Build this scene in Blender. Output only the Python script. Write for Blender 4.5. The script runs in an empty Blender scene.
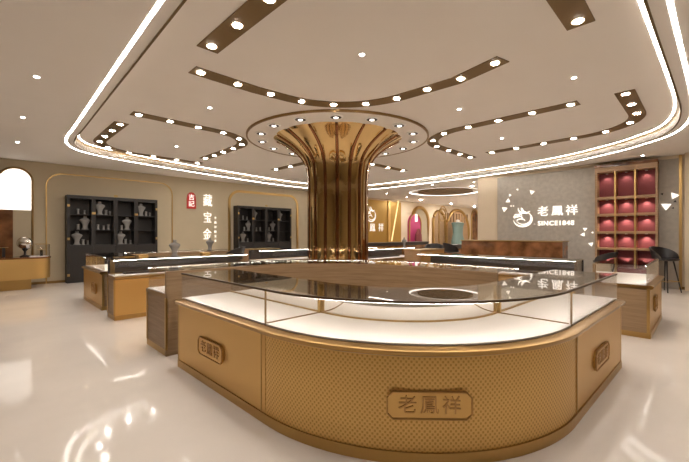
import bpy, bmesh, math, random
from mathutils import Vector, Matrix
random.seed(4)
S2 = math.sqrt(2)
F, CX, HY, H = 362.0, 345.0, 234.0, 1.45
C = bpy.context.scene.collection
PI = math.pi

# ---------------------------------------------------------------- where a sight line meets a real plane of the room
def on_x(px, py, X0):
    t = (px - CX) / F; Z = X0 * S2 / (1 + t)
    return (X0, Z * (1 - t) / S2, H + (HY - py) * Z / F)
def on_y(px, py, Y0):
    t = (px - CX) / F; Z = Y0 * S2 / (1 - t)
    return (Z * (1 + t) / S2, Y0, H + (HY - py) * Z / F)

# ---------------------------------------------------------------- materials
def new_mat(name):
    m = bpy.data.materials.new(name); m.use_nodes = True
    nt = m.node_tree; b = nt.nodes.get('Principled BSDF')
    return m, nt, b
def mat(name, col, rough=0.5, metal=0.0, spec=0.5, noise=None, bump=None, coat=0.0):
    m, nt, b = new_mat(name)
    b.inputs['Base Color'].default_value = (*col, 1); b.inputs['Roughness'].default_value = rough
    b.inputs['Metallic'].default_value = metal; b.inputs['Specular IOR Level'].default_value = spec
    b.inputs['Coat Weight'].default_value = coat
    tc = nt.nodes.new('ShaderNodeTexCoord')
    if noise:
        sc, amt = noise
        n = nt.nodes.new('ShaderNodeTexNoise'); n.inputs['Scale'].default_value = sc; n.inputs['Detail'].default_value = 5
        nt.links.new(tc.outputs['Object'], n.inputs['Vector'])
        r = nt.nodes.new('ShaderNodeValToRGB')
        r.color_ramp.elements[0].position = .3; r.color_ramp.elements[1].position = .7
        r.color_ramp.elements[0].color = (*[c * (1 - amt) for c in col], 1)
        r.color_ramp.elements[1].color = (*[min(1, c * (1 + amt)) for c in col], 1)
        nt.links.new(n.outputs['Fac'], r.inputs['Fac']); nt.links.new(r.outputs['Color'], b.inputs['Base Color'])
    if bump:
        sc, st = bump
        n2 = nt.nodes.new('ShaderNodeTexNoise'); n2.inputs['Scale'].default_value = sc
        nt.links.new(tc.outputs['Object'], n2.inputs['Vector'])
        bp = nt.nodes.new('ShaderNodeBump'); bp.inputs['Strength'].default_value = st; bp.inputs['Distance'].default_value = .02
        nt.links.new(n2.outputs['Fac'], bp.inputs['Height']); nt.links.new(bp.outputs['Normal'], b.inputs['Normal'])
    return m
def emit(name, col, st):
    m, nt, b = new_mat(name)
    b.inputs['Base Color'].default_value = (*col, 1)
    b.inputs['Emission Color'].default_value = (*col, 1); b.inputs['Emission Strength'].default_value = st
    return m
def wood(name, c1, c2, rough=.45, stretch=(1.2, 1.2, 26)):
    m, nt, b = new_mat(name)
    tc = nt.nodes.new('ShaderNodeTexCoord'); mp = nt.nodes.new('ShaderNodeMapping'); mp.inputs['Scale'].default_value = stretch
    n = nt.nodes.new('ShaderNodeTexNoise'); n.inputs['Scale'].default_value = 1.6; n.inputs['Detail'].default_value = 7; n.inputs['Roughness'].default_value = .65
    r = nt.nodes.new('ShaderNodeValToRGB'); r.color_ramp.elements[0].position = .35; r.color_ramp.elements[1].position = .68
    r.color_ramp.elements[0].color = (*c1, 1); r.color_ramp.elements[1].color = (*c2, 1)
    nt.links.new(tc.outputs['Object'], mp.inputs['Vector']); nt.links.new(mp.outputs['Vector'], n.inputs['Vector'])
    nt.links.new(n.outputs['Fac'], r.inputs['Fac']); nt.links.new(r.outputs['Color'], b.inputs['Base Color'])
    b.inputs['Roughness'].default_value = rough
    return m
def glass(name, tint=(.98, .975, .97), rough=.0):
    m, nt, b = new_mat(name); nt.nodes.remove(b)
    out = nt.nodes.get('Material Output')
    t = nt.nodes.new('ShaderNodeBsdfTransparent'); t.inputs['Color'].default_value = (*tint, 1)
    g = nt.nodes.new('ShaderNodeBsdfGlossy'); g.inputs['Roughness'].default_value = rough
    fr = nt.nodes.new('ShaderNodeFresnel'); 
    ge = nt.nodes.new('ShaderNodeNewGeometry'); mi = nt.nodes.new('ShaderNodeMix')   # same reflectance from both faces of the pane
    mi.inputs['A'].default_value = 1.5; mi.inputs['B'].default_value = 1 / 1.5
    nt.links.new(ge.outputs['Backfacing'], mi.inputs['Factor']); nt.links.new(mi.outputs['Result'], fr.inputs['IOR'])
    mx = nt.nodes.new('ShaderNodeMixShader')
    nt.links.new(fr.outputs[0], mx.inputs[0]); nt.links.new(t.outputs[0], mx.inputs[1]); nt.links.new(g.outputs[0], mx.inputs[2])
    nt.links.new(mx.outputs[0], out.inputs['Surface'])
    return m
def honeycomb(name, c_hi, c_lo, step):
    # staggered dimples punched in a metal sheet, laid out on the sheet's own UV (metres)
    m, nt, b = new_mat(name); N = nt.nodes.new; L = nt.links.new
    uv = N('ShaderNodeTexCoord')
    sx = N('ShaderNodeSeparateXYZ'); L(uv.outputs['UV'], sx.inputs[0])
    def wave(sock, k):
        a = N('ShaderNodeMath'); a.operation = 'MULTIPLY'; a.inputs[1].default_value = k; L(sock, a.inputs[0])
        c = N('ShaderNodeMath'); c.operation = 'COSINE'; L(a.outputs[0], c.inputs[0]); return c.outputs[0]
    p = N('ShaderNodeMath'); p.operation = 'MULTIPLY'
    L(wave(sx.outputs['X'], 2 * PI / step), p.inputs[0]); L(wave(sx.outputs['Y'], 2 * PI / (step * 1.15)), p.inputs[1])
    r = N('ShaderNodeValToRGB'); r.color_ramp.elements[0].position = .0; r.color_ramp.elements[1].position = .75
    a2 = N('ShaderNodeMath'); a2.operation = 'MULTIPLY_ADD'; a2.inputs[1].default_value = .5; a2.inputs[2].default_value = .5
    L(p.outputs[0], a2.inputs[0]); L(a2.outputs[0], r.inputs['Fac'])
    r.color_ramp.elements[0].position = .45; r.color_ramp.elements[1].position = .85
    r.color_ramp.elements[0].color = (*c_hi, 1); r.color_ramp.elements[1].color = (*c_lo, 1)
    L(r.outputs['Color'], b.inputs['Base Color'])
    bp = N('ShaderNodeBump'); bp.invert = True; bp.inputs['Strength'].default_value = .35; bp.inputs['Distance'].default_value = .004
    L(a2.outputs[0], bp.inputs['Height']); L(bp.outputs['Normal'], b.inputs['Normal'])
    b.inputs['Metallic'].default_value = .75; b.inputs['Roughness'].default_value = .42
    return m

M = {}
M['floor'] = mat('cream_marble', (.765, .69, .62), .07, 0, .14, noise=(1.3, .045))
M['ceiling'] = mat('ceiling_paint', (.86, .81, .755), .85, noise=(2, .008))
M['wall_beige'] = mat('beige_wall_paint', (.50, .42, .29), .75, noise=(3, .02))
M['wall_cream'] = mat('cream_wall', (.74, .62, .46), .7, noise=(2.2, .02))
M['concrete'] = mat('mottled_grey_plaster', (.44, .40, .345), .8, noise=(9, .09), bump=(30, .15))
M['gold'] = mat('brushed_gold', (.52, .34, .13), .33, 1.0)
M['bronze_edge'] = mat('bronze_edge', (.10, .06, .03), .4, .6)
M['sheet_dark'] = mat('satin_gold_relief', (.50, .29, .11), .4, .75)
M['gold_rib'] = mat('bronze_mirror_rib', (.26, .11, .05), .08, 1.0)
M['gold_polish'] = mat('polished_gold', (.58, .40, .18), .07, 1.0, bump=(3.0, .12))
M['gold_dark'] = mat('aged_bronze', (.30, .19, .08), .35, .9)
M['channel'] = mat('bronze_channel', (.20, .125, .05), .55, .4)
M['sheet'] = mat('satin_gold_sheet', (.67, .43, .155), .36, .85)
M['comb'] = honeycomb('dimpled_gold_sheet', (.74, .49, .18), (.50, .30, .09), .033)
M['wood'] = wood('taupe_wood', (.26, .165, .085), (.38, .25, .14))
M['wood_warm'] = wood('warm_wood', (.34, .20, .10), (.46, .29, .16))
M['marble_brown'] = mat('polished_brown_marble', (.20, .085, .035), .12, 0, .6, noise=(2.5, .6))
M['bed'] = mat('white_leather_tray', (.88, .845, .83), .6)
M['glass'] = glass('showcase_glass')
M['glass_top'] = glass('bronze_tinted_glass', (.84, .81, .76))
M['mirror'] = mat('mirror', (.86, .84, .80), .02, 1.0)
M['black'] = mat('black_lacquer', (.022, .018, .018), .35)
M['cab'] = mat('charcoal_cabinet', (.015, .012, .011), .5, noise=(6, .1))
M['cab_back'] = mat('charcoal_cabinet_lining', (.02, .016, .014), .6)
M['white'] = mat('white_linen', (.80, .78, .76), .7)
M['led_dim'] = emit('soft_ring_light', (1, .94, .86), 1.0)
M['led_dim2'] = emit('faint_gold_light', (1, .75, .35), .45)
M['letter'] = mat('white_sign_letter', (.95, .93, .90), .4)
M['letterdim'] = emit('glowing_silver_letter', (1, .95, .88), .28)  # silver-white letters, their brightness put in as a faint glow
M['bust'] = mat('shade_darkened_bust', (.24, .225, .21), .8)  # white busts: shade of the unlit cabinets is put into this grey
M['rim'] = mat('bronze_rim', (.35, .215, .08), .3, 1.0)
M['lip'] = mat('bronze_lip', (.17, .11, .045), .6, .3)
M['white_glow'] = emit('glowing_white', (1, .95, .88), .45)
M['red'] = mat('red_seal', (.55, .03, .025), .4)
M['maroon'] = mat('maroon_fabric', (.21, .045, .052), .75)
M['pink'] = mat('magenta_panel', (.55, .06, .20), .5)
M['teal'] = mat('grey_teal_velvet', (.16, .24, .22), .6)
M['led'] = emit('led_strip', (1, .95, .89), 11)
M['led_soft'] = emit('led_cove', (1, .94, .86), 12)
M['led_case'] = emit('showcase_led', (1, .95, .88), 28)
M['lens'] = emit('downlight_lens', (1, .94, .87), 80)
M['corridor_fill'] = emit('added_corridor_fill', (1, .94, .87), 600)
M['lens_ring'] = emit('ring_lens', (1, .94, .87), 2.5)
M['lens_small'] = emit('small_downlight_lens', (1, .94, .87), 18)
M['glow_panel'] = emit('backlit_blind', (1, .95, .88), .62)
M['silver'] = mat('mirror_silver', (.85, .83, .80), .08, 1.0)
M['orange_gold'] = mat('deep_gold_wall', (.45, .27, .06), .35, .55)

# ---------------------------------------------------------------- mesh tools
def root_loc(o):
    v = Vector((0, 0, 0))
    while o is not None:
        v += o.location; o = o.parent
    return v
def link(name, me, m, parent=None, origin=None, smooth=False):
    """Link a mesh written in room coordinates; a top-level one gets its origin at its base."""
    base = root_loc(parent) if parent is not None else Vector(origin or (0, 0, 0))
    me.transform(Matrix.Translation(-base))
    me.materials.clear(); me.materials.append(m)
    if smooth:
        for p in me.polygons: p.use_smooth = True
    o = bpy.data.objects.new(name, me); C.objects.link(o)
    if parent is not None: o.parent = parent
    else: o.location = base
    return o
def build(name, bm, m, parent=None, origin=None, smooth=False, recalc=True):
    if recalc: bmesh.ops.recalc_face_normals(bm, faces=bm.faces)
    me = bpy.data.meshes.new(name); bm.to_mesh(me); bm.free()
    return link(name, me, m, parent, origin, smooth)
def autosmooth(o, ang=35):
    me = o.data
    for p in me.polygons: p.use_smooth = True
    me.set_sharp_from_angle(angle=math.radians(ang)); return o
def box(bm, x0, x1, y0, y1, z0, z1, bev=0):
    r = bmesh.ops.create_cube(bm, size=1)
    bmesh.ops.scale(bm, vec=(x1 - x0, y1 - y0, z1 - z0), verts=r['verts'])
    bmesh.ops.translate(bm, vec=((x0 + x1) / 2, (y0 + y1) / 2, (z0 + z1) / 2), verts=r['verts'])
    if bev:
        es = list({e for v in r['verts'] for e in v.link_edges})
        bmesh.ops.bevel(bm, geom=es, offset=bev, segments=2, affect='EDGES', profile=.5)
    return bm
def bx(*a, bev=0):
    return box(bmesh.new(), *a, bev=bev)
def lathe(bm, prof, cx, cy, n=32, sy=1.0, rot=0, mod=None):
    rings = []
    for r, z in prof:
        ring = []
        for i in range(n):
            a = 2 * PI * i / n
            rr = r * (mod(a, r, z) if mod else 1)
            x, y = rr * math.cos(a), rr * math.sin(a) * sy
            ring.append(bm.verts.new((cx + x * math.cos(rot) - y * math.sin(rot), cy + x * math.sin(rot) + y * math.cos(rot), z)))
        rings.append(ring)
    for A, B in zip(rings, rings[1:]):
        for i in range(n):
            j = (i + 1) % n
            bm.faces.new((A[i], A[j], B[j], B[i]))
    bm.faces.new(rings[0][::-1]); bm.faces.new(rings[-1])
    return bm
def tube(bm, pts, r, n=8, closed=False):
    pts = [Vector(p) for p in pts]; rings = []; N = len(pts)
    for i, p in enumerate(pts):
        if closed: d = pts[(i + 1) % N] - pts[i - 1]
        else: d = pts[min(i + 1, N - 1)] - pts[max(i - 1, 0)]
        d.normalize(); up = Vector((0, 0, 1)) if abs(d.z) < .9 else Vector((1, 0, 0))
        a = d.cross(up).normalized(); b = a.cross(d)
        rr = r[i] if isinstance(r, (list, tuple)) else r
        rings.append([bm.verts.new(p + a * rr * math.cos(2 * PI * k / n) + b * rr * math.sin(2 * PI * k / n)) for k in range(n)])
    pr = list(zip(rings, rings[1:])) + ([(rings[-1], rings[0])] if closed else [])
    for A, B in pr:
        for k in range(n):
            j = (k + 1) % n; bm.faces.new((A[k], A[j], B[j], B[k]))
    if not closed:
        bm.faces.new(rings[0][::-1]); bm.faces.new(rings[-1])
    return bm
def offset_path(path, d, closed=False):
    """shift a plan path to its left by d (mitred)"""
    out = []; N = len(path)
    for i, p in enumerate(path):
        p = Vector(p)
        a = Vector(path[i - 1]) if (i > 0 or closed) else None
        b = Vector(path[(i + 1) % N]) if (i < N - 1 or closed) else None
        ns = []
        for u, v in ((a, p), (p, b)):
            if u is None or v is None: continue
            t = (v - u).normalized(); ns.append(Vector((-t.y, t.x)))
        n = sum(ns, Vector((0, 0))) / len(ns)
        k = n.length_squared
        n = n / k if k > .2 else n
        out.append((p.x + n.x * d, p.y + n.y * d))
    return out
def sweep(bm, path, prof, closed=False, cap=True, closed_prof=True):
    """prof: list of (offset to the left of the path, z); the result carries a UV in metres"""
    uvl = bm.loops.layers.uv.verify()
    cols = [offset_path(path, o, closed) for o, z in prof]
    N = len(path); K = len(prof)
    V = [[bm.verts.new((*cols[k][i], prof[k][1])) for k in range(K)] for i in range(N)]
    s = [0]
    for i in range(1, N + 1): s.append(s[-1] + (Vector(path[i % N]) - Vector(path[i - 1])).length)
    t = [0]
    for k in range(1, K + 1): t.append(t[-1] + math.dist(prof[k % K], prof[k - 1]))
    for i in range(N if closed else N - 1):
        for k in range(K if closed_prof else K - 1):
            j, l = (i + 1) % N, (k + 1) % K
            f = bm.faces.new((V[i][k], V[j][k], V[j][l], V[i][l]))
            for lp, uv in zip(f.loops, ((s[i], t[k]), (s[i + 1], t[k]), (s[i + 1], t[k + 1]), (s[i], t[k + 1]))): lp[uvl].uv = uv
    if cap and not closed and closed_prof:
        bm.faces.new(V[0][::-1]); bm.faces.new(V[-1])
    return bm
def band(path, o0, o1, z0, z1, closed=False):
    return sweep(bmesh.new(), path, [(o0, z0), (o0, z1), (o1, z1), (o1, z0)], closed)
def arc(cx, cy, r, a0, a1, n=28):
    return [(cx + r * math.cos(math.radians(a0 + (a1 - a0) * i / n)), cy + r * math.sin(math.radians(a0 + (a1 - a0) * i / n))) for i in range(n + 1)]
def prism(bm, pts, mtx, d):
    """extrude a 2D outline (local XY) by d along local Z, placed by mtx"""
    a = [bm.verts.new(mtx @ Vector((x, y, 0))) for x, y in pts]; b = [bm.verts.new(mtx @ Vector((x, y, d))) for x, y in pts]
    bm.faces.new(a[::-1]); bm.faces.new(b); n = len(pts)
    for i in range(n): bm.faces.new((a[i], a[(i + 1) % n], b[(i + 1) % n], b[i]))
    return bm
def frame_at(loc, right, up=(0, 0, 1)):
    r = Vector(right).normalized(); u = Vector(up); n = r.cross(u)
    m = Matrix((r, u, n)).transposed().to_4x4(); m.translation = Vector(loc); return m
def text_mesh(s, size, ext, mtx, bevel=0, sx=1, spacing=1.0, vertical=False, off=0.0):
    cu = bpy.data.curves.new('t', 'FONT'); cu.body = s; cu.size = size; cu.extrude = ext; cu.bevel_depth = bevel; cu.offset = off
    cu.align_x = 'CENTER'; cu.align_y = 'CENTER'; cu.space_character = spacing; cu.resolution_u = 4
    o = bpy.data.objects.new('t', cu); C.objects.link(o)
    bpy.context.view_layer.update()
    me = bpy.data.meshes.new_from_object(o.evaluated_get(bpy.context.evaluated_depsgraph_get()))
    bpy.data.objects.remove(o); bpy.data.curves.remove(cu)
    me.transform(mtx @ Matrix.Diagonal((sx, 1, 1, 1))); return me

def thing(name, label, cat, loc, group=None):
    o = bpy.data.objects.new(name, None); C.objects.link(o); o.location = loc; o.empty_display_size = .1
    return tag(o, label, cat, group)
def tag(o, label, cat, group=None):
    o['label'] = label; o['category'] = cat
    if group: o['group'] = group
    return o
def struct(o):
    o['kind'] = 'structure'; return o
def dup(root, loc, rz, label=None):
    r = root.copy(); C.objects.link(r); r.location = loc; r.rotation_euler = (0, 0, rz)
    if label: r['label'] = label
    for ch in list(root.children):
        c = ch.copy(); C.objects.link(c); c.parent = r
        for g in ch.children:
            d = g.copy(); C.objects.link(d); d.parent = c
    return r

# ================================================================ the room
ZC, ZI = 3.53, 3.70        # outer ceiling, raised inner ceiling
YL, XR = 13.65, 12.95      # left wall plane, right wall plane
struct(build('floor', bx(-5, 30.2, -5, 15, -.1, 0), M['floor'], origin=(0, 0, 0)))

def smooth_loop(pts, n=10):
    out = []; N = len(pts)
    for i in range(N):
        p0, p1, p2, p3 = (Vector(pts[(i + k - 1) % N]) for k in range(4))
        for j in range(n):
            t = j / n
            out.append(tuple(.5 * ((2 * p1) + (p2 - p0) * t + (2 * p0 - 5 * p1 + 4 * p2 - p3) * t * t + (-p0 + 3 * p1 - 3 * p2 + p3) * t ** 3)))
    return out
# outline of the raised ceiling, counter-clockwise seen from above
LOOP = [(2.0, .44), (4.5, .39), (7.0, .33), (8.3, .32), (9.3, .42), (10.1, .66), (10.6, 1.05), (11.2, 1.7), (11.95, 3.05), (12.35, 4.8), (12.58, 6.6), (12.7, 9.0), (12.6, 11.2), (12.1, 12.1), (11.2, 12.55),
        (9.3, 12.68), (7.27, 12.45), (4.9, 12.02), (3.2, 11.62), (2.3, 11.3), (1.8, 10.95), (1.53, 10.4), (1.43, 9.7), (1.41, 8.6), (1.345, 6.0), (1.27, 3.0), (1.23, 1.4), (1.26, .7), (1.45, .48)]
OPEN = smooth_loop(LOOP, 6)
DISC = (16.2, 9.2)
def ring_pts(cx, cy, r, n=48): return [(cx + r * math.cos(2 * PI * i / n), cy + r * math.sin(2 * PI * i / n)) for i in range(n)]
def holed_plate(outer, holes, z):
    bm = bmesh.new(); es = []
    for lp in [outer] + holes:
        vs = [bm.verts.new((x, y, z)) for x, y in lp]
        es += [bm.edges.new((vs[i], vs[(i + 1) % len(vs)])) for i in range(len(vs))]
    bmesh.ops.triangle_fill(bm, use_beauty=True, use_dissolve=False, edges=es)
    r = bmesh.ops.extrude_face_region(bm, geom=bm.faces[:])
    bmesh.ops.translate(bm, vec=(0, 0, .12), verts=[v for v in r['geom'] if isinstance(v, bmesh.types.BMVert)])
    return bm
struct(build('ceiling', holed_plate([(-5, -5), (30.2, -5), (30.2, 15), (-5, 15)], [OPEN, ring_pts(*DISC, 1.75)], ZC), M['ceiling']))
struct(build('trim_1', bx(.5, 13.6, -.6, 13.6, ZI, ZI + .1), M['ceiling']))          # raised inner ceiling panel
struct(build('trim_2', band(OPEN, 0, -.02, ZC - .012, ZI, True), M['lip']))            # gold lip around the raised part
o = build('led_strip', band(OPEN, -.14, -.178, ZC - .002, ZC - .0005, True), M['led'])
tag(o, 'long warm white light line set in the lower ceiling around the golden rim', 'light strip')
o = build('cove_light', band(OPEN, .05, .08, ZI - .003, ZI - .0005, True), M['led_soft'])
tag(o, 'slim cove light running inside the golden rim of the raised ceiling', 'light strip')

# walls
struct(build('wall_left', bx(-5, 30, YL, YL + .2, 0, ZC), M['wall_beige']))
struct(build('wall_right', bx(XR, XR + .2, -5, 6.0, 0, ZC), M['wall_cream']))
struct(build('wall_inner', bx(XR + .2, 30, 5.8, 6.0, 0, ZC), M['wall_cream']))
struct(build('wall_front', bx(-5.2, XR, -5.2, -5, 0, ZC), M['wall_beige']))
struct(build('wall_side', bx(-5.2, -5, -5, YL, 0, ZC), M['wall_beige']))
struct(build('wall_back', bx(30, 30.2, 5.8, YL + .2, 0, ZC), M['wall_cream']))
struct(build('baseboard_left', bx(-5, 30, YL - .015, YL, 0, .07), M['gold_dark']))
struct(build('baseboard_right', bx(XR - .015, XR, -5, 5.98, 0, .07), M['gold_dark']))
# beige zone of the far left wall, starting behind the column
xa = 13.6
struct(build('wall_far', bx(xa, 29.98, YL - .05, YL, 0, ZC - .005), M['wall_cream']))
# grey plaster cladding on the right wall
yg0, yg1 = on_x(679, 200, XR)[1], on_x(498, 200, XR)[1]
yc0, yc1 = on_x(659, 200, XR)[1], on_x(597.5, 200, XR)[1]
struct(build('wall_cladding', box(bx(XR - .05, XR, yc1, yg1, 0, 3.44), XR - .05, XR, yg0, yc0, 0, 3.44), M['concrete']))
struct(build('trim_3', bx(XR - .07, XR, yg0 - .06, yg0, 0, ZC - .01), M['gold']))
struct(build('column_right', bx(XR - .25, XR, -1.2, yg0 - .12, 0, ZC - .005), M['wall_cream']))
# thin gold mouldings on the left wall, one round each black cabinet
def moulding(name, x0, x1, zt, r, w=.03, both=True):
    pts = [(x0, 0), (x0, zt - r)] + arc(x0 + r, zt - r, r, 180, 90, 10)[1:] + arc(x1 - r, zt - r, r, 90, 0, 10) + [(x1, 0)]
    bm = bmesh.new(); m = frame_at((0, YL, 0), (1, 0, 0))
    inn = offset_path(pts, -w)
    V = []
    for (a, b), (c, d) in zip(pts, inn):
        V.append([bm.verts.new(m @ Vector(q)) for q in ((a, b, 0), (a, b, .03), (c, d, .03), (c, d, 0))])
    for A, B in zip(V, V[1:]):
        for k in range(4): bm.faces.new((A[k], A[(k + 1) % 4], B[(k + 1) % 4], B[k]))
    bm.faces.new(V[0]); bm.faces.new(V[-1][::-1])
    return struct(build(name, bm, M['gold']))
xl = lambda px: on_y(px, 200, YL)[0]
moulding('trim_4', xl(45.5), xl(172.5), on_y(100, 177, YL)[2], .42)
moulding('trim_5', xl(228), xl(298), on_y(280, 194, YL)[2], .5, .10)

# ================================================================ ceiling light strips
def light_strip(pts, label, n, w=.26, e0=.12, name='ceiling_light_strip', zc=ZI, lr=.052):
    t = thing(name, label, 'ceiling light', (pts[0][0], pts[0][1], zc))
    build('channel', band(pts, -w / 2, w / 2, zc - .012, zc), M['channel'], t)
    L = [0]
    for a, b in zip(pts, pts[1:]): L.append(L[-1] + math.dist(a, b))
    for k in range(n):
        s = e0 + (L[-1] - 2 * e0) * k / max(1, n - 1)
        i = max(j for j in range(len(L)) if L[j] <= s + 1e-9); i = min(i, len(pts) - 2)
        u = (s - L[i]) / (L[i + 1] - L[i])
        x = pts[i][0] + (pts[i + 1][0] - pts[i][0]) * u; y = pts[i][1] + (pts[i + 1][1] - pts[i][1]) * u
        build('light_lens', lathe(bmesh.new(), [(lr, zc - .0125), (lr * .96, zc - .016)], x, y, 20), M['lens'], t)
    return t
mir = lambda P: [(y, x) for x, y in P]
A_in = [(2.02, 4.97), (3.0, 4.97)] + arc(3.35, 3.42, 1.5, 84, 4, 18) + [(4.90, 2.6), (4.72, 1.85)]
light_strip(A_in, 'long bronze strip of round lights curving above the front showcase, before the golden column', 10)
light_strip([(1.93, 4.3), (1.93, 3.72), (1.93, 3.1), (1.93, 1.6)], 'short bronze strip of round lights cropped by the top edge, left', 5)
light_strip([(4.55, .96), (4.0, .96), (1.95, .96)], 'short bronze strip of round lights cropped by the top edge, right', 5)
L1 = [(1.98, 8.35), (1.98, 9.9)] + arc(3.0, 10.3, 1.02, 180, 100, 10) + [(3.3, 11.45), (4.9, 11.55)]
L1 = [(1.98, 8.35), (1.98, 9.9)] + arc(3.1, 10.2, 1.12, 180, 95, 10) + [(4.9, 11.36)]
light_strip(L1, 'bronze strip of round lights bending round the far left corner of the ceiling', 9)
L2 = [(1.95, 7.55), (3.2, 7.55)] + arc(3.6, 8.6, 1.05, 90 - 180, 0, 10) + [(4.65, 10.6)]
light_strip(L2, 'bronze strip of round lights left of the golden column, curving inwards', 10)
R1 = mir(L1); R2 = mir(L2)
R1 = [(7.15, .92), (8.5, .92)] + arc(8.6, 2.1, 1.18, -90, 0, 10) + [(9.9, 4.3)]
light_strip(R1, 'bronze strip of round lights bending round the right corner of the ceiling', 9)
R2 = [(7.2, 1.55), (7.2, 3.0)] + arc(8.35, 3.75, 1.15, 180, 90, 10) + [(10.2, 4.9)]
light_strip(R2, 'bronze strip of round lights right of the golden column, curving inwards', 10)
B1 = [(7.2, 10.7), (7.2, 9.2)] + arc(8.4, 8.8, 1.2, 180, 270, 10) + [(10.6, 7.6)]
light_strip(B1, 'bronze strip of round lights behind the flared top of the golden column', 8)
# small recessed spots, each its own
def downlight(x, y, label, zc=ZI, r=.03):
    t = thing('recessed_downlight', label, 'ceiling light', (x, y, zc), 'small recessed downlights')
    build('trim_ring', lathe(bmesh.new(), [(r * 1.35, zc - .004), (r * 1.25, zc - .009)], x, y, 16), M['white'], t)
    build('lamp_face', lathe(bmesh.new(), [(r, zc - .0095), (r * .95, zc - .013)], x, y, 16), M['lens_small'], t)
for x, y, s in ((2.85, 6.25, 'between the left and front light strips'), (3.35, 3.05, 'in the middle of the front light loop, above the showcase'),
                (6.05, 3.15, 'right of the column ring'), (6.0, 1.35, 'between the top right strip and the right light loop'),
                (3.5, 9.6, 'inside the left light loop'), (8.6, 3.4, 'inside the right light loop')):
    downlight(x, y, 'small recessed downlight ' + s)
for x, y, s in ((.5, 6.25, 'nearest of three left of the long light line'), (.5, 8.6, 'middle one of three left of the long light line'), (.55, 11.0, 'farthest of three left of the long light line'),
                (12.3, 1.2, 'above the red display niches'), (13.9, 6.6, 'before the brown ceiling disc'), (13.4, 8.2, 'left of the brown ceiling disc'), (14.5, 11.5, 'before the gold wall panel'), (16.8, 11.9, 'before the pink arch')):
    downlight(x, y, 'small recessed downlight, ' + s, ZC)
for i, (x, y) in enumerate(((15, 7.2), (18.8, 7.2), (22.5, 7.2), (26, 7.2), (18.8, 12.3), (22.5, 12.3), (26, 12.3), (22.5, 9.8), (26, 9.8))):  # fill lights added to brighten the dark corridor
    t = thing('added_corridor_light', 'added round fill light in the ceiling of the corridor deep in the shop', 'ceiling light', (x, y, ZC), 'added fill lights of the back corridor')
    build('trim_ring', lathe(bmesh.new(), [(.07, ZC - .004), (.066, ZC - .009)], x, y, 16), M['white'], t)
    build('lamp_face', lathe(bmesh.new(), [(.055, ZC - .0095), (.05, ZC - .013)], x, y, 16), M['corridor_fill'], t)
# disc recess far behind
t = thing('ceiling_disc', 'round brown recessed ceiling disc with a white glowing ring, far behind', 'ceiling light', (*DISC, ZC))
build('ring_light', band(ring_pts(*DISC, 1.75), .0, .05, ZC, ZC + .06, True), M['led_dim'], t)
build('recess', band(ring_pts(*DISC, 1.75), .05, .5, ZC + .05, ZC + .07, True), M['ceiling'], t)
build('disc', lathe(bmesh.new(), [(1.32, ZC - .02), (1.32, ZC + .07)], *DISC, 48), M['channel'], t)
o = build('linear_vent', bx(12.78, 12.84, 1.5, 5.6, ZC - .008, ZC - .001), M['gold_dark'])
tag(o, 'narrow slotted air vent in the lower ceiling before the grey sign wall', 'vent')

# ================================================================ golden column
CC = (5.98, 6.22)
col = thing('golden_column', 'fluted mirror gold column flaring out like a trumpet at the ceiling', 'column', (*CC, 0))
prof = [(.70, 0), (.70, 1.0), (.70, 2.0), (.70, 2.5), (.706, 2.72), (.722, 2.88), (.752, 3.03), (.80, 3.15), (.865, 3.25), (.95, 3.34), (1.06, 3.43), (1.18, 3.505), (1.30, 3.57), (1.40, 3.62), (1.47, 3.655), (1.5, 3.675), (1.5, 3.69)]
NF = 16
def flute(a, r, z):
    k = (a * NF / (2 * PI)) % 1
    d = abs(k - .5) * 2
    if d > .80: return 1 - .012
    return 1 + .010 * (1 - (d / .8) ** 2) 
autosmooth(build('shaft', lathe(bmesh.new(), prof, *CC, NF * 14, mod=flute), M['gold_polish'], col), 50)
def flute_line(i, r, z):
    a = 2 * PI * i / NF
    return (CC[0] + r * math.cos(a), CC[1] + r * math.sin(a), z)
for i in range(NF):
    bm = tube(bmesh.new(), [flute_line(i, r - .018, z + .006 * (r > 1)) for r, z in prof[:-2]], [.042 - .02 * max(0, r - .7) for r, z in prof[:-2]], 10)
    build('rib', bm, M['gold_rib'] if 'gold_rib' in M else M['gold_dark'], col, smooth=True)
ringpath = ring_pts(*CC, 2.08, 64)
build('ceiling_ring', band(ringpath, .0, .62, ZI - .035, ZI - .004, True), M['ceiling'], col)
build('ring_edge', band(ringpath, -.035, 0, ZI - .045, ZI - .002, True), M['gold_dark'], col)
for k in range(16):
    a = 2 * PI * k / 16 + 5 * PI / 4
    x, y = CC[0] + 1.80 * math.cos(a), CC[1] + 1.80 * math.sin(a)
    l = build('spotlight', lathe(bmesh.new(), [(.14, ZI - .035), (.135, ZI - .05), (.105, ZI - .055), (.10, ZI - .045)], x, y, 20), M['letter'], col)
    build('spotlight_reflector', lathe(bmesh.new(), [(.105, ZI - .054), (.095, ZI - .058)], x, y, 16), M['black'], l)
    build('spotlight_lens', lathe(bmesh.new(), [(.045, ZI - .059), (.04, ZI - .064)], x, y, 16), M['lens_ring'], l)

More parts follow.
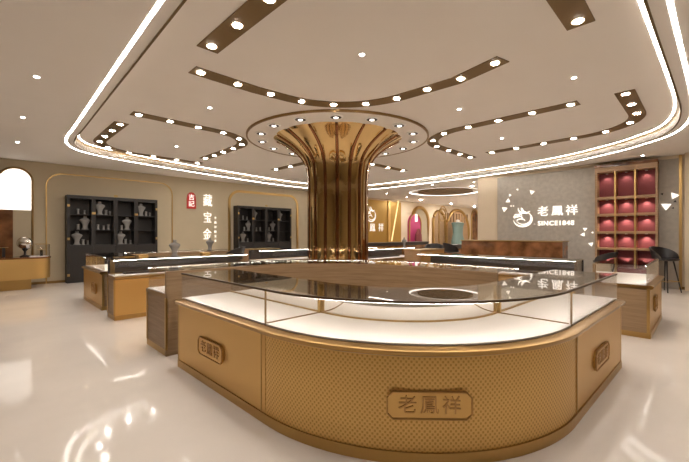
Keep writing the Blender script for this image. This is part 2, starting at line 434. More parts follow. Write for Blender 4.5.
# ================================================================ showcases
def plaque(parent, mtx, w, h, txt, panel_bow=None):
    c = .035
    def outl(w, h, c):
        a, b = w / 2, h / 2
        return [(-a, -b + c), (-a + c * .5, -b + c * .5), (-a + c, -b), (a - c, -b), (a - c * .5, -b + c * .5), (a, -b + c), (a, b - c), (a - c * .5, b - c * .5), (a - c, b), (-a + c, b), (-a + c * .5, b - c * .5), (-a, b - c)]
    p = build('plaque', prism(bmesh.new(), outl(w, h, c), mtx, .016), M['sheet'], parent)
    bm = bmesh.new(); o = outl(w, h, c)
    tube(bm, [mtx @ Vector((x, y, .018)) for x, y in o], .0065, 6, closed=True)
    build('plaque_border', bm, M['sheet_dark'], p)
    me = text_mesh(txt, h * .72, .004, mtx @ Matrix.Translation((0, -.003, .018)), spacing=1.25 if len(txt) > 1 else 1)
    link('plaque_lettering', me, M['sheet_dark'], p)
    return p
ZB, ZG = .735, 1.01
def showcase(path, depth, label, front='sheet', joints=(), ends=(True, True), partitions=(), back='wood', group=None, mirror=True, cat='display counter', led=True, name='glass_showcase', frontends=()):
    """path runs along the customer side with the staff side to its left"""
    t = thing(name, label, cat, (*path[0], 0), group)
    L = [0]
    for a, b in zip(path, path[1:]): L.append(L[-1] + math.dist(a, b))
    def at(s):
        i = max(j for j in range(len(L) - 1) if L[j] <= s + 1e-6)
        a, b = Vector(path[i]), Vector(path[i + 1]); d = (b - a).normalized()
        return a + d * (s - L[i]), d
    build('plinth', band(path, -.012, depth - .02, 0, .075), M['gold'], t)
    build('carcass', band(path, .02, depth - .02, .075, .69), M['wood'], t)
    p = band(path, 0, .02, .075, .69)
    autosmooth(build('front_panel', p, M[front], t), 30)
    autosmooth(build('back_panel', band(path, depth - .035, depth, .0, ZG - .005), M[back], t), 30)
    autosmooth(build('gold_rim', sweep(bmesh.new(), path, [(-.0, .675), (-.035, .69), (-.045, .71), (-.045, .722), (-.02, ZB), (depth - .036, ZB), (depth - .036, .69), (.02, .675)]), M['rim'], t), 40)
    autosmooth(build('tray', band(path, .035, depth - .045, ZB + .001, ZB + .012), M['bed'], t), 30)
    g = .03
    build('glass_front', band(path, g, g + .007, ZB, ZG), M['glass'], t)
    build('glass_top', band(path, g, depth - .002, ZG, ZG + .007), M['glass_top'], t)
    for s, inset in ((0, .012), (L[-1], -.019)):
        q, d = at(s if s == 0 else s - 1e-4); n = Vector((-d.y, d.x))
        a = q + d * inset + n * (g + .008); b = q + d * inset + n * (depth - .05)
        build('glass_end', sweep(bmesh.new(), [tuple(a), tuple(b)], [(0, ZB), (0, ZG), (-.007, ZG), (-.007, ZB)]), M['glass'], t)
        e = q + d * (inset * .2)
        build('end_strip', sweep(bmesh.new(), [tuple(e - n * .006), tuple(e + n * .03)], [(-.012, .075), (-.012, .69), (.012, .69), (.012, .075)]), M['gold'], t)
        e2 = e + n * (depth - .03)
        build('end_strip', sweep(bmesh.new(), [tuple(e2 - n * .0), tuple(e2 + n * .034)], [(-.012, .075), (-.012, .69), (.012, .69), (.012, .075)]), M['gold'], t)
    for s in joints:
        q, d = at(s); n = Vector((-d.y, d.x))
        build('joint_strip', sweep(bmesh.new(), [tuple(q - n * .007), tuple(q + n * .02)], [(-.009, .075), (-.009, .69), (.009, .69), (.009, .075)]), M['gold'], t)
        build('glass_joint', sweep(bmesh.new(), [tuple(q + n * (g - .001)), tuple(q + n * (g + .012))], [(-.004, ZB), (-.004, ZG), (.004, ZG), (.004, ZB)]), M['gold_dark'], t)
        build('tray_divider', sweep(bmesh.new(), [tuple(q + n * (g + .02)), tuple(q + n * (depth - .06))], [(-.006, ZB), (-.006, ZB + .02), (.006, ZB + .02), (.006, ZB)]), M['gold_dark'], t)
        build('corner_post', sweep(bmesh.new(), [tuple(q + n * (depth - .075)), tuple(q + n * (depth - .05))], [(-.014, ZB), (-.014, ZG - .01), (.014, ZG - .01), (.014, ZB)]), M['gold'], t)
    if mirror:
        autosmooth(build('mirror_back', band(path, depth - .045, depth - .036, ZB + .0125, ZG - .008), M['mirror'], t), 30)
    if led:  # dark edge profile along the glass top with a slim light facing down into the case
        autosmooth(build('glass_edge', band(path, g - .003, g + .014, ZG - .006, ZG + .010), M['bronze_edge'], t), 30)
        if led > 0: build('case_light', band(path, g + .008, g + .014, ZG - .0085, ZG - .0062), M['led_case'], t)
    build('tray_border', band(path, depth - .056, depth - .045, ZB + .0125, ZB + .024), M['gold'], t)
    return t, at, L

D = .66
front_path = [(1.52, 4.1), (1.53, 2.38)] + arc(3.2, 2.38, 1.67, 180, 270, 40)[1:] + [(4.90, .665)]
t, at, L = showcase(front_path, D, 'large rounded corner glass showcase with gold honeycomb front, nearest the camera', front='comb', joints=(1.655, 1.72 + 1.67 * PI / 2 + .03))
# smooth gold sheets on the straight flanks, honeycomb only on the bend
build('side_panel', band([(1.52, 4.1), (1.53, 2.39)], -.003, .0, .08, .685), M['sheet'], t)
build('side_panel', band([(3.21, .71), (4.90, .665)], -.003, .0, .08, .685), M['sheet'], t)
a = math.radians(225 - 1.7)
n = Vector((math.cos(a), math.sin(a), 0))
plaque(t, frame_at(Vector((3.2, 2.38, .375)) + n * 1.662, (-n.y, n.x, 0)), .53, .17, '老鳳祥')
plaque(t, frame_at((1.523, 3.31, .36), (0, -1, 0)), .50, .165, '老鳳祥')
plaque(t, frame_at((3.98, .687, .345), (1.7, -.045, 0)), .50, .165, '老鳳祥')

# far side of the same island: curved, its wooden staff side faces the camera
far_path = [(4.86, 1.7), (4.86, 2.86)] + arc(2.5, 2.86, 2.36, 0, 90, 36)[1:] + [(1.53, 5.22)]
showcase(far_path, .70, 'curved showcase whose tall wooden back closes the front island before the column', front='sheet')

# left island
showcase([(1.55, 7.0), (4.05, 7.0)], .45, 'left island showcase with plain gold side and narrow wooden end', front='sheet', back='black', mirror=False)
t, at, L = showcase([(1.6, 9.85), (1.6, 8.1)], .6, 'left island showcase with gold emblem plate, before the black cabinet', front='sheet')
plaque(t, frame_at((1.596, 8.75, .36), (0, -1, 0)), .36, .20, '老鳳祥')
showcase([(4.9, 9.7), (2.35, 9.7)], .65, 'left island showcase seen from its wooden back, before the left wall', front='sheet')
# right island
t, at, L = showcase([(6.5, .56), (8.25, .56)], .66, 'right showcase with wooden end and gold emblem plate, before the red niches', front='sheet')
plaque(t, frame_at((7.15, .556, .42), (1, 0, 0)), .34, .22, '祥')
showcase([(6.72, 4.5), (6.72, 1.5)], .6, 'long low showcase below the grey sign wall, left of the emblem showcase', front='sheet', back='black', mirror=False)
# behind the column
showcase([(7.4, 6.65), (9.9, 6.65)], .6, 'glass showcase just right of the golden column base', front='sheet', back='black', mirror=False)
showcase([(5.1, 8.2), (7.9, 8.2)], .6, 'glass showcase just left behind the golden column', front='sheet', back='black', mirror=False)
showcase([(8.9, 8.3), (8.9, 7.4)], .5, 'small glass showcase between column and the back corridor', front='sheet')
def podium(x0, x1, y0, y1, z, label, m='wood_warm'):
    t = thing('podium', label, 'podium', (x0, y0, 0))
    build('body', bx(x0, x1, y0, y1, .08, z - .02, bev=.006), M[m], t)
    build('plinth', bx(x0 + .02, x1 - .02, y0 + .02, y1 - .02, 0, .08), M['gold'], t)
    build('top_edge', bx(x0 - .01, x1 + .01, y0 - .01, y1 + .01, z - .02, z, bev=.004), M['gold'], t)
    build('gold_side', bx(x0 + .03, x1 - .03, y0 - .012, y0, .1, z - .04), M['sheet'], t)
    return t
podium(8.7, 10.0, 5.7, 6.25, 1.0, 'gold sided wooden podium right of the column, before the corridor')
podium(5.35, 6.35, 9.15, 9.7, 1.02, 'pale wooden podium left of the column before the second black cabinet')
# long dark counters in the corridor
def dark_counter(x0, x1, y0, y1, z, label):
    t = thing('marble_counter', label, 'counter', (x0, y0, 0))
    build('body', bx(x0, x1, y0, y1, 0, z - .16), M['marble_brown'], t)
    build('dark_band', bx(x0 + .01, x1 - .01, y0 + .01, y1 - .01, z - .16, z - .05), M['black'], t)
    build('worktop', bx(x0 - .02, x1 + .02, y0 - .02, y1 + .02, z - .05, z, bev=.006), M['black'], t)
    return t
dark_counter(11.0, 17.0, 10.6, 11.3, 1.05, 'long dark counter before the gold wall panel, deep in the shop')
dark_counter(13.4, 18.5, 7.6, 8.2, .98, 'long dark counter in the corridor right of the pink arch')
y0, y1 = on_x(562.5, 245, 11.6)[1], on_x(434, 245, 11.6)[1]
t = thing('reception_desk', 'long polished brown stone desk standing below the grey sign wall', 'desk', (11.6, y0, 0))
build('body', bx(11.6, 12.15, y0, 5.95, 0, 1.22), M['marble_brown'], t)
build('desk_top', bx(11.57, 12.2, y0 - .02, 5.97, 1.22, 1.245), M['gold'], t)

# ================================================================ gold counter at the far left
t = thing('gold_counter', 'gold counter with rounded end below the arched mirror at the far left', 'counter', (1.0, 12.5, 0))
pth = [(-2.0, 12.45), (.9, 12.45)] + arc(.9, 12.87, .42, -90, 90, 14)[1:] + [(-2.0, 13.29)]
def slab(pts, z0, z1):
    bm = bmesh.new(); return prism(bm, pts, Matrix.Translation((0, 0, z0)), z1 - z0)
autosmooth(build('body', slab(pth, .27, .80), M['sheet'], t), 30)
autosmooth(build('rim', slab([(x + (.015 if x > 0 else 0), y) for x, y in pth], .80, .84), M['marble_brown'], t), 30)
build('plinth', bx(-2, .9, 12.6, 13.2, 0, .27), M['gold'], t)
build('tray', slab([(x * .97, 12.87 + (y - 12.87) * .9) for x, y in pth if x > .5] , .841, .852), M['bed'], t)
gp = [(1.0, 12.50)] + arc(1.0, 12.87, .31, -80, 80, 14) + [(1.0, 13.24)]
build('glass_front', band(gp, 0, .007, .84, 1.17), M['glass'], t)
build('glass_top', slab(gp, 1.17, 1.178), M['glass'], t)
build('glass_rim', tube(bmesh.new(), [(x, y, 1.176) for x, y in gp], .006, 6), M['gold'], t)
def globe(x, y, z, r, label):
    t = thing('silver_globe', label, 'globe', (x, y, z))
    bm = bmesh.new(); bmesh.ops.create_uvsphere(bm, u_segments=28, v_segments=18, radius=r, matrix=Matrix.Translation((x, y, z + .2 + r)))
    build('ball', bm, M['silver'], t, smooth=True)
    build('stand', lathe(bmesh.new(), [(.11, z), (.11, z + .02), (.03, z + .05), (.025, z + .14), (.07, z + .2), (.05, z + .215)], x, y, 20), M['black'], t, smooth=True)
globe(.80, 12.98, .84, .17, 'mirrored silver ball on a black stand at the far left counter')
# dark little display risers left on the counter
for x, h_, s in ((.1, .20, 'farthest left beside the silver ball'), (.38, .24, 'just left of the silver ball'), (1.13, .16, 'under the glass at the rounded end of the gold counter')):
    t = thing('display_riser', 'black display riser ' + s, 'riser', (x, 12.9, .853))
    build('stem', bx(x - .03, x + .03, 12.87, 12.93, .853, .853 + h_), M['black'], t)
    build('platform', bx(x - .09, x + .09, 12.82, 12.98, .853 + h_, .865 + h_, bev=.003), M['gold'], t)

# arched mirror panel on the left wall
def arch_pts(x0, x1, z0, z1, n=18):
    r = (x1 - x0) / 2
    return [(x0, z0), (x1, z0)] + [((x0 + x1) / 2 + r * math.cos(PI * i / n), z1 - r + r * math.sin(PI * i / n)) for i in range(n + 1)]
ax0, ax1 = xl(-2), xl(32.5)
t = thing('arched_window', 'tall arched window with bright white blind, above the gold counter', 'window', ((ax0 + ax1) / 2, YL, .85))
mt = frame_at((0, YL - .001, 0), (1, 0, 0))
azt = on_y(18, 168, YL)[2]; azm = on_y(18, 210, YL)[2]
pp = arch_pts(ax0, ax1, 0.3, azt)
build('frame', tube(bmesh.new(), [mt @ Vector((x, z, .03)) for x, z in pp], .028, 8, closed=True), M['gold_dark'], t)
build('blind', prism(bmesh.new(), arch_pts(ax0 + .01, ax1 - .01, azm, azt - .01), mt, .02), M['glow_panel'], t)
build('brown_panel', bx(ax0 + .01, ax0 + .30, YL - .021, YL - .001, .31, azm), M['marble_brown'], t)
build('beige_panel', bx(ax0 + .30, ax1 - .01, YL - .021, YL - .001, .31, azm), M['wall_beige'], t)
for k in range(4):
    z = azm + .02 + k * .13
    build('blind_rail', bx(ax0 + .015, ax1 - .015, YL - .028, YL - .021, z, z + .012), M['white'], t)

# ================================================================ black cabinets with busts
bust_proto = None; ring_proto = None
def bust(x, y, z, s, label, group='white necklace busts'):
    global bust_proto
    if bust_proto is None:
        bm = bmesh.new()
        lathe(bm, [(.085, 0), (.088, .015), (.062, .04), (.058, .10), (.075, .17), (.115, .235), (.135, .27), (.125, .295), (.085, .318), (.05, .335), (.042, .36), (.046, .395), (.03, .402)], 0, 0, 24, sy=.55)
        bust_proto = build('necklace_bust', bm, M['bust'], smooth=True); o = bust_proto
    else:
        o = bust_proto.copy(); C.objects.link(o)
    o.location = (x, y, z); o.scale = (s, s, s)
    return tag(o, label, 'jewellery bust', group)
def ring_stand(x, y, z, s, label, group='small grey jewellery stands'):
    global ring_proto
    if ring_proto is None:
        bm = bmesh.new()
        lathe(bm, [(.045, 0), (.045, .012), (.032, .02), (.030, .13), (.036, .15), (.034, .165)], 0, 0, 18)
        ring_proto = build('jewellery_stand', bm, M['bust'], smooth=True); o = ring_proto
    else:
        o = ring_proto.copy(); C.objects.link(o)
    o.location = (x, y, z); o.scale = (s, s, s)
    return tag(o, label, 'jewellery stand', group)
ORD = ['top', 'middle', 'bottom']; COLN = ['first', 'second', 'third', 'fourth']
def black_cabinet(x0, x1, zt, label, who, busts, stands):
    yf, yb = YL - .40, YL - .032
    t = thing('black_cabinet', label, 'cabinet', ((x0 + x1) / 2, yf, 0))
    bm = bx(x0, x1, yb - .02, yb, 0, zt)
    build('back_board', bm, M['cab_back'], t)
    for a, b in ((x0, x0 + .07), (x1 - .07, x1)):
        build('side_panel', bx(a, b, yf, yb - .02, 0, zt - .1), M['cab'], t)
    build('cornice', bx(x0, x1, yf, yb - .02, zt - .1, zt), M['cab'], t)
    zb = 1.12; w = (x1 - x0 - .14) / 4
    build('base_unit', bx(x0 + .07, x1 - .07, yf + .02, yb - .02, 0, zb), M['cab'], t)
    for c in range(1, 4):
        xx = x0 + .07 + w * c
        build('divider', bx(xx - .055, xx + .055, yf, yb - .02, zb, zt - .1), M['cab'], t)
        build('latch', bx(xx - .05, xx + .05, yf - .012, yf, (2.05 if c != 2 else 2.62), (2.12 if c != 2 else 2.68), bev=.004), M['gold'], t)
    for c in range(4):
        d = build('door', bx(x0 + .075 + w * c, x0 + .065 + w * (c + 1), yf, yf + .02, .08, zb - .03, bev=.004), M['cab'], t)
        build('door_handle', bx(x0 + .07 + w * c + (.06 if c % 2 else w - .08), x0 + .07 + w * c + (.08 if c % 2 else w - .06), yf - .012, yf, .5, .72), M['gold'], d)
    sh = (zt - .1 - zb) / 3
    for rr in range(3):
        if rr: build('shelf', bx(x0 + .07, x1 - .07, yf + .03, yb - .02, zb + sh * rr - .02, zb + sh * rr), M['cab'], t)
    for e in (x0 + .035, x1 - .035):
        for zz in (zt - .35, zb + .15, .2):
            build('hinge', bx(e - .03, e + .03, yf - .012, yf, zz, zz + .07, bev=.004), M['gold'], t)
    cell = lambda r, c, u: (x0 + .07 + w * (c + u), (yf + yb) / 2 + .0, zb + sh * (2 - r) + .001)
    for r, c, u in busts:
        bust(*cell(r, c, u), 1.05, f'white necklace bust on the {ORD[r]} shelf, {COLN[c]} compartment of the {who}')
    seen = {}
    for r, c, u, s in stands:
        k = seen.get((r, c), 0); seen[(r, c)] = k + 1
        side = ['nearest the left', 'towards the right', 'rightmost'][k]
        ring_stand(*cell(r, c, u), s, f'small grey jewellery stand, {side}, {ORD[r]} shelf, {COLN[c]} compartment of the {who}')
    return t
cx0, cx1 = on_y(67, 200, YL - .4)[0], on_y(157.5, 200, YL - .4)[0]
zt = on_y(67, 194.5, YL - .4)[2]
black_cabinet(cx0, cx1, zt, 'large black open shelf cabinet with white busts, left of the vertical sign', 'left black cabinet',
    [(0, 1, .33), (0, 3, .33), (1, 0, .68), (1, 2, .62), (2, 0, .33), (2, 2, .30)],
    [(0, 0, .38, 1), (0, 0, .66, .8), (0, 1, .62, 1), (0, 1, .8, .8), (0, 3, .6, 1), (0, 3, .8, .8), (1, 0, .38, 1), (1, 1, .25, 1), (1, 1, .5, .8), (1, 1, .72, 1), (1, 2, .36, .9), (2, 0, .6, 1), (2, 0, .8, .8), (2, 2, .55, 1), (2, 2, .8, .8)])
ex0, ex1 = on_y(238, 200, YL - .4)[0], on_y(291.5, 200, YL - .4)[0]
zt2 = on_y(238, 205.4, YL - .4)[2]
black_cabinet(ex0, ex1, zt2, 'black open shelf cabinet with white busts, right of the vertical sign', 'right black cabinet',
    [(0, 1, .25), (0, 3, .3), (1, 0, .8), (1, 2, .7), (2, 0, .4), (2, 2, .4)],
    [(0, 0, .4, 1), (0, 0, .7, .8), (1, 0, .5, 1), (1, 1, .4, .9), (1, 1, .7, 1), (1, 2, .4, 1), (2, 0, .75, .9), (2, 2, .75, .9)])

# ================================================================ signs
PH_PARTS = []
def phoenix(mtx, s, m, parent):
    """round bird emblem: curved body ring with sweeping crest feathers"""
    def stroke(pts, w):
        P = []
        n = len(pts)
        l, r = [], []
        for i, p in enumerate(pts):
            a = Vector(pts[max(i - 1, 0)]); b = Vector(pts[min(i + 1, n - 1)]); d = (b - a).normalized(); nn = Vector((-d.y, d.x))
            ww = w * math.sin(PI * (i + .35) / (n - .3)) * .5 + .002
            l.append((p[0] + nn.x * ww, p[1] + nn.y * ww)); r.append((p[0] - nn.x * ww, p[1] - nn.y * ww))
        return l + r[::-1]
    def ar(cx, cy, rx, ry, a0, a1, n=14): return [(s * (cx + rx * math.cos(math.radians(a0 + (a1 - a0) * i / n))), s * (cy + ry * math.sin(math.radians(a0 + (a1 - a0) * i / n)))) for i in range(n + 1)]
    bm = bmesh.new()
    for c in (ar(0, -.1, .46, .40, 50, -170), ar(.05, -.10, .36, .29, 20, -150), ar(-.2, -.08, .2, .13, 180, -20), ar(-.08, -.2, .2, .1, 200, -10),
              ar(.12, .36, .3, .14, 200, 330), ar(.0, .52, .22, .32, 185, 280), ar(.28, .50, .34, .34, 180, 265), ar(.42, .44, .42, .26, 175, 255), ar(-.28, .06, .16, .08, 160, 20), ar(-.36, -.02, .1, .06, 180, 0), ar(-.12, .02, .1, .14, 200, 20)):
        ww = .085 * s if len(bm.verts) < 40 else .045 * s
        prism(bm, stroke(c, ww), mtx, .02)
    return build('emblem', bm, m, parent)
XS = XR - .052
def xs(px, py): return on_x(px, py, XS)
p = xs(545, 217)
t = thing('wall_sign', 'white bird emblem, three characters and since date on the grey plaster wall', 'sign', p)
fr = lambda q: frame_at(q, (0, -1, 0))
e = xs(522.5, 217); es = abs(xs(513, 217)[1] - xs(533, 217)[1])
phoenix(fr(e), es * 1.0, M['white_glow'], t)
for ch, px, py in (('老', 543, 212), ('鳳', 557.3, 211.3), ('祥', 571.8, 210.8)):
    link('character', text_mesh(ch, .345, .012, fr(xs(px, py)) @ Matrix.Translation((0, -.0, .014)), off=.0), M['white_glow'], t)
q = xs(555.5, 223.3)
link('lettering', text_mesh('SINCE1848', .205, .01, fr(q) @ Matrix.Translation((0, 0, .012)), spacing=1.12, sx=.98, off=.003), M['white_glow'], t)
q = xs(534.5, 224); build('dot_mark', prism(bmesh.new(), [(0, .03), (-.03, -.03), (.03, -.02)], fr(q), .015), M['letter'], t)
def triangles(label, items):
    q = xs(*items[0][:2]); t = thing('triangle_ornament', label, 'wall ornament', q)
    for px, py, s, rot, c in items:
        s *= .8
        bm = prism(bmesh.new(), [(s * math.cos(rot + a), s * math.sin(rot + a) * 1.0) for a in (0, 2.2, 4.3)], fr(xs(px, py)), .018)
        build('triangle', bm, M['white_glow'] if c else M['black'], t)  # white triangles get a painted-in glow; they are no lamps
triangles('scattered white triangles on the grey wall, upper left of the bird emblem', [(504.5, 209, .13, .3, 1), (508, 201, .11, 1.4, 1), (510, 195.3, .07, 2, 1), (532, 192, .11, .2, 1), (511, 206, .04, 1, 1), (513.5, 206, .04, 2, 1), (517.5, 189.5, .05, 1, 1)])
triangles('scattered white triangles on the grey wall, left of the red niches', [(583, 234.5, .09, 1, 1), (585, 229, .08, .4, 1), (592.5, 232.5, .045, 1, 1), (591, 244, .09, .7, 1)])
triangles('white and black triangles on the grey strip right of the red niches', [(666, 206, .15, .4, 1), (674.3, 195.5, .13, 0, 1), (662, 194, .05, .8, 0), (675, 201.5, .05, 1.4, 0), (673, 208, .04, 1, 0)])
# vertical sign on the left wall
fl = lambda q: frame_at(q, (1, 0, 0))
t = thing('wall_sign', 'vertical sign of three white characters and tiny side text on the left wall', 'sign', on_y(207, 220, YL - .001))
for ch, px, py, sz in (('藏', 207.6, 201.3, .50), ('宝', 207.4, 218.3, .46), ('金', 207.2, 235, .46)):
    link('character', text_mesh(ch, sz, .012, fl(on_y(px, py, YL - .001)) @ Matrix.Translation((0, 0, .014)), off=-.004, sx=.76), M['white_glow'], t)
for k, ch in enumerate('老鳳祥藏宝金'):
    link('small_character', text_mesh(ch, .10, .004, fl(on_y(215.3, 218 + k * 4.6, YL - .001)) @ Matrix.Translation((0, 0, .006))), M['white_glow'], t)
t = thing('seal_sign', 'small rounded red seal plate with two white characters on the left wall', 'sign', on_y(191, 200, YL - .001))
sq = on_y(191.3, 200.5, YL - .001)
build('plate', prism(bmesh.new(), [(-.17, -.31), (.17, -.31), (.17, .05), (.15, .2), (.08, .29), (0, .31), (-.08, .29), (-.15, .2), (-.17, .05)], fl(sq), .02), M['red'], t)
for ch, dz in (('吉', .11), ('記', -.14)):
    link('character', text_mesh(ch, .23, .004, fl(sq) @ Matrix.Translation((0, dz, .024))), M['white_glow'], t)

# ================================================================ red niche cabinet on the right wall
t = thing('niche_cabinet', 'tall golden brown cabinet with lit maroon niches in the grey wall', 'cabinet', (XR, (yc0 + yc1) / 2, 0))
yf = XR - .34
zts = [(2.51, 3.20), (2.03, 2.44), (1.53, 1.96), (1.06, 1.46), (.55, 1.0)]
cw = (yc1 - yc0 - .06) / 3
build('back_board', bx(XR - .02, XR - .001, yc0, yc1, 0, 3.44), M['maroon'], t)
build('header', bx(yf, XR - .02, yc0, yc1, 3.22, 3.36), M['wood_warm'], t)
build('cornice', bx(yf - .03, XR - .02, yc0 - .01, yc1 + .01, 3.36, 3.44), M['marble_brown'], t)
for yy in (yc0, yc1 - .05): build('side_panel', bx(yf, XR - .02, yy, yy + .05, 0, 3.22), M['wood_warm'], t)
for k in (1, 2):
    yy = yc0 + .03 + cw * k; build('divider', bx(yf, XR - .02, yy - .02, yy + .02, .5, 3.22), M['gold'], t)
build('base_unit', bx(yf, XR - .02, yc0 + .05, yc1 - .05, 0, .5), M['maroon'], t)
for i, (za, zb) in enumerate(zts):
    if i: build('shelf', bx(yf + .005, XR - .02, yc0 + .05, yc1 - .05, zb, zts[i - 1][0]), M['wood_warm'], t)
    for k in range(3):
        yy = yc0 + .03 + cw * (k + .5)
        if i < 4:
            build('niche_lamp', lathe(bmesh.new(), [(.03, zb - .002), (.028, zb - .012)], XR - .11, yy, 12), M['white'], t)
            ld = bpy.data.lights.new('niche_spot', 'SPOT'); ld.energy = 4.5 if i else 2.6; ld.color = (1, .84, .72); ld.spot_size = math.radians(115); ld.spot_blend = .8; ld.shadow_soft_size = .02
            lo_ = bpy.data.objects.new('niche_spot', ld); C.objects.link(lo_); lo_.location = (XR - .11, yy, zb - .03)

# ================================================================ gold wall panel and arches, deep in the shop
YF = YL - .05
def xf(px): return on_y(px, 200, YF)[0]
t = thing('gold_wall_panel', 'deep gold wall panel with white bird emblem and characters, right of the column', 'wall panel', (xf(375), YF, 0))
build('panel', bx(xf(340), xf(387), YF - .06, YF, 0, 3.42), M['orange_gold'], t)
build('bright_edge', bx(xf(387), xf(389.3), YF - .10, YF, 0, 3.45), M['sheet'], t)
build('second_panel', bx(xf(389.3), xf(400.5), YF - .05, YF, 0, 3.42), M['orange_gold'], t)
a = on_y(398.3, 201, YF - .05); b = on_y(391.5, 241, YF - .05)
build('slanted_light', tube(bmesh.new(), [a, b], .05, 6), M['led_dim2'], t)
phoenix(fl(on_y(371, 214, YF - .062)), .85, M['letterdim'], t)
for ch, px in (('老', 363.5), ('鳳', 372.3), ('祥', 380.8)):
    link('character', text_mesh(ch, .50, .012, fl(on_y(px, 228, YF - .062)) @ Matrix.Translation((0, 0, .014))), M['letterdim'], t)
def arch_panel(name, label, px0, px1, ptop, m, w, yd, rim='gold', cat='arch'):
    x0, x1 = xf(px0), xf(px1); zt_ = on_y((px0 + px1) / 2, ptop, YF)[2]
    t = thing(name, label, cat, ((x0 + x1) / 2, YF, 0))
    pts = arch_pts(x0, x1, 0.0, min(zt_, 3.45)); m0 = frame_at((0, YF, 0), (1, 0, 0))
    build('panel', prism(bmesh.new(), pts, m0, yd), M[m], t)
    build('rim', tube(bmesh.new(), [m0 @ Vector((x, max(z, w), yd)) for x, z in pts], w, 8, closed=True), M[rim], t)
    return t, x0, x1
arch_panel('wall_arch', 'wide pale arch with gold rim behind the magenta arch', 411, 427.5, 207.5, 'wall_beige', .12, .04)
t, x0, x1 = arch_panel('wall_arch', 'narrow magenta arch with gold rim, right of the gold wall panel', 407.5, 419, 214, 'pink', .05, .16)
build('lamp_tube', tube(bmesh.new(), [(.5 * (x0 + x1), YF - .22, 2.25), (.5 * (x0 + x1), YF - .22, 2.75)], .08, 8), M['white_glow'], t)
build('drape', lathe(bmesh.new(), [(.36, .0), (.34, .9), (.30, 1.4), (.14, 1.75), (.05, 1.8)], .5 * (x0 + x1), YF - .4, 16, sy=.5), M['maroon'], t)
arch_panel('wall_arch', 'bronze arched portal with ribbed lining, left one at the corridor end', 432.5, 444, 211, 'wood', .10, .05)
t, x0, x1 = arch_panel('wall_arch', 'wide bronze arched portal around the grey green display', 445, 468, 210, 'wood_warm', .12, .05)
for k in range(8):
    xx = x0 + .3 + (x1 - x0 - .6) * k / 7
    build('lining_rib', bx(xx - .05, xx + .05, YF - .12, YF - .05, 2.35, 3.0), M['wood'], t)
arch_panel('wall_arch', 'narrow bronze arch at the corridor end next to the cream pillar', 471, 477.5, 210, 'marble_brown', .06, .05)
xx = xf(448.5)
t = thing('display_screen', 'grey green draped display standing in the wide bronze portal', 'display', (xx, YF - .6, 0))
build('drape', lathe(bmesh.new(), [(.75, .0), (.72, .9), (.55, 1.5), (.60, 2.0), (.72, 2.25), (.5, 2.3)], xx, YF - .75, 18, sy=.5), M['teal'], t)
build('pedestal', lathe(bmesh.new(), [(.3, 2.3), (.12, 2.33), (.14, 2.45), (.05, 2.5)], xx, YF - .75, 14), M['white'], t)
# gold hoop stands in the corridor
def hoop(x, y, w, h_, label):
    t = thing('gold_hoop_stand', label, 'display stand', (x, y, 0))
    pts = [(x, y, .05), (x, y, h_ - w / 2)] + [(x + w / 2 - w / 2 * math.cos(PI * i / 12), y, h_ - w / 2 + w / 2 * math.sin(PI * i / 12)) for i in range(1, 13)] + [(x + w, y, .05)]
    build('hoop', tube(bmesh.new(), pts, .022, 8), M['gold'], t)
    build('foot', bx(x - .15, x + w + .15, y - .2, y + .2, 0, .05), M['gold'], t)
    build('shelf', bx(x + .02, x + w - .02, y - .15, y + .15, 1.3, 1.33), M['glass'], t)
    build('ring', tube(bmesh.new(), [(x + w / 2 + .3 * math.cos(2 * PI * i / 20), y, h_ - .25 + .3 * math.sin(2 * PI * i / 20)) for i in range(20)], .018, 6, closed=True), M['gold'], t)
hoop(19.2, 11.3, 1.0, 3.1, 'thin gold hoop stand before the bronze portals, farther one')
hoop(14.9, 8.75, .6, 2.6, 'thin gold hoop stand right of the magenta arch, nearer one')

# ================================================================ bar stools
def stool(x, y, rz, label):
    t = thing('bar_stool', label, 'stool', (0, 0, 0), 'black bar stools')
    bm = bmesh.new()                                    # seat shell with low curved back
    lathe(bm, [(.10, .775), (.19, .782), (.225, .80), (.235, .825), (.21, .835), (.12, .822)], 0, 0, 28)
    build('seat', bm, M['black'], t, smooth=True)
    bm = bmesh.new(); n = 24; V = []
    for i in range(n + 1):
        a = math.radians(-20 + 220 * i / n); k = math.sin(PI * i / n) ** .6
        zt_ = .86 + .27 * k; ro = .235 + .035 * k
        V.append([bm.verts.new((r * math.cos(a), r * math.sin(a), z)) for r, z in ((.205, .81), (.235, .81), (ro + .02, zt_), (ro - .008, zt_))])
    for A, B in zip(V, V[1:]):
        for j in range(4): bm.faces.new((A[j], A[(j + 1) % 4], B[(j + 1) % 4], B[j]))
    bm.faces.new(V[0]); bm.faces.new(V[-1][::-1])
    autosmooth(build('backrest', bm, M['black'], t), 50)
    for a in (45, 135, 225, 315):
        c, s = math.cos(math.radians(a)), math.sin(math.radians(a))
        build('leg', tube(bmesh.new(), [(.12 * c, .12 * s, .785), (.25 * c, .25 * s, 0.0)], [.016, .010], 8), M['black'], t)
    build('footrest', tube(bmesh.new(), [(.215 * math.cos(2 * PI * i / 4 + PI / 4), .215 * math.sin(2 * PI * i / 4 + PI / 4), .27) for i in range(4)], .009, 6, closed=True), M['gold'], t)
    t.location = (x, y, 0); t.rotation_euler = (0, 0, rz); return t
def pix_floor(px, Z): X = (px - CX) / F * Z; return ((Z + X) / S2, (Z - X) / S2)
st = stool(*pix_floor(666, 9.1), math.radians(-35), 'black bar stool at the right, before the grey wall strip')
st.scale = (1.15, 1.15, 1.0)
st2 = dup(st, (*pix_floor(604, 9.9), 0), math.radians(160), 'black bar stool behind the emblem showcase, before the red niches')
st2.scale = (1.1, 1.1, .86)
dup(st, (*pix_floor(232, 9.3), 0), math.radians(-140), 'black bar stool left of the column before the right black cabinet')
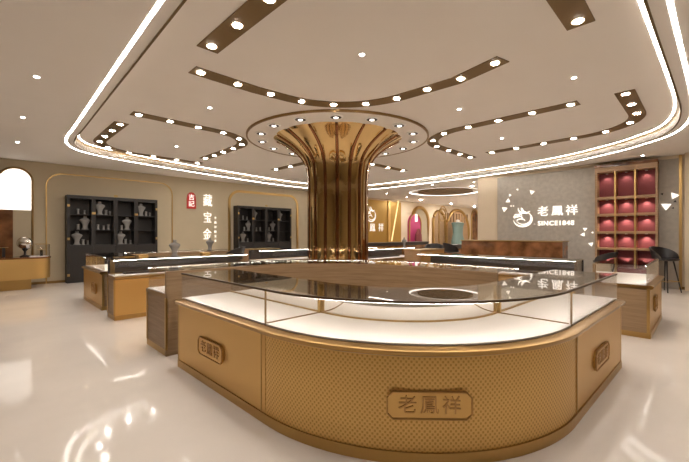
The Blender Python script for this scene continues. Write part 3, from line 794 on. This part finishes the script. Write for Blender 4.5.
dup(st, (*pix_floor(434, 12.2), 0), math.radians(-60), 'black bar stool right of the column, below the pale arch')
dup(st, (*pix_floor(452, 13.2), 0), math.radians(60), 'black bar stool before the wide bronze portal')

# busts standing on the showcases
bust(2.6, 7.22, ZG + .008, .8, 'white necklace bust on the left island, before the left black cabinet')
bust(4.3, 9.42, ZG + .008, .8, 'white necklace bust on the wooden-backed left island case')
bust(9.6, 6.9, ZG + .008, .8, 'white necklace bust on the showcase right of the column')
for x, lab in ((1.95, 'left'), (3.1, 'right')):
    b_ = build('gift_box', bx(x, x + .16, 7.12, 7.26, ZG + .008, ZG + .07, bev=.006), M['sheet'])
    tag(b_, f'small gold box on the left island showcase, {lab} one', 'box')
# dark trays lying in some cases
def tray(x0, x1, y0, y1, label):
    t = thing('jewellery_tray', label, 'tray', (x0, y0, ZB + .0125))
    build('tray_rim', bx(x0, x1, y0, y1, ZB + .0125, ZB + .04, bev=.004), M['black'], t)
    build('cushion', bx(x0 + .02, x1 - .02, y0 + .02, y1 - .02, ZB + .04, ZB + .048, bev=.003), M['cab_back'], t)
tray(1.75, 2.75, 7.16, 7.34, 'black jewellery tray in the narrow left island showcase, near its wooden end')
tray(2.9, 3.85, 7.16, 7.34, 'black jewellery tray in the narrow left island showcase, at its far end')
tray(6.90, 7.14, 2.0, 3.1, 'black jewellery tray in the long showcase below the sign wall, nearer')
tray(6.90, 7.14, 3.2, 4.3, 'black jewellery tray in the long showcase below the sign wall, farther')
tray(7.6, 9.3, 6.85, 7.08, 'black jewellery tray in the showcase right of the column')

# ================================================================ light, camera, view
w = bpy.data.worlds.new('World'); bpy.context.scene.world = w; w.use_nodes = True
w.node_tree.nodes['Background'].inputs[0].default_value = (1, .92, .83, 1)
w.node_tree.nodes['Background'].inputs[1].default_value = 1.05
cam = bpy.data.cameras.new('camera'); co = bpy.data.objects.new('camera', cam); C.objects.link(co)
cam.sensor_width = 36; cam.lens = F / 689 * 36; cam.shift_x = -.5 / 689; cam.shift_y = 3 / 689; cam.clip_start = .05
co.location = (0, 0, H); co.rotation_euler = (PI / 2, 0, -PI / 4)
sc = bpy.context.scene; sc.camera = co
sc.view_settings.view_transform = 'Standard'; sc.view_settings.look = 'None'; sc.view_settings.gamma = 1
sc.view_settings.exposure = 1.28; sc.view_settings.use_curve_mapping = False
sc.render.engine = 'CYCLES'; sc.cycles.use_denoising = True; sc.cycles.max_bounces = 10; sc.cycles.transparent_max_bounces = 24
sc.cycles.sample_clamp_indirect = 6; sc.cycles.caustics_reflective = True
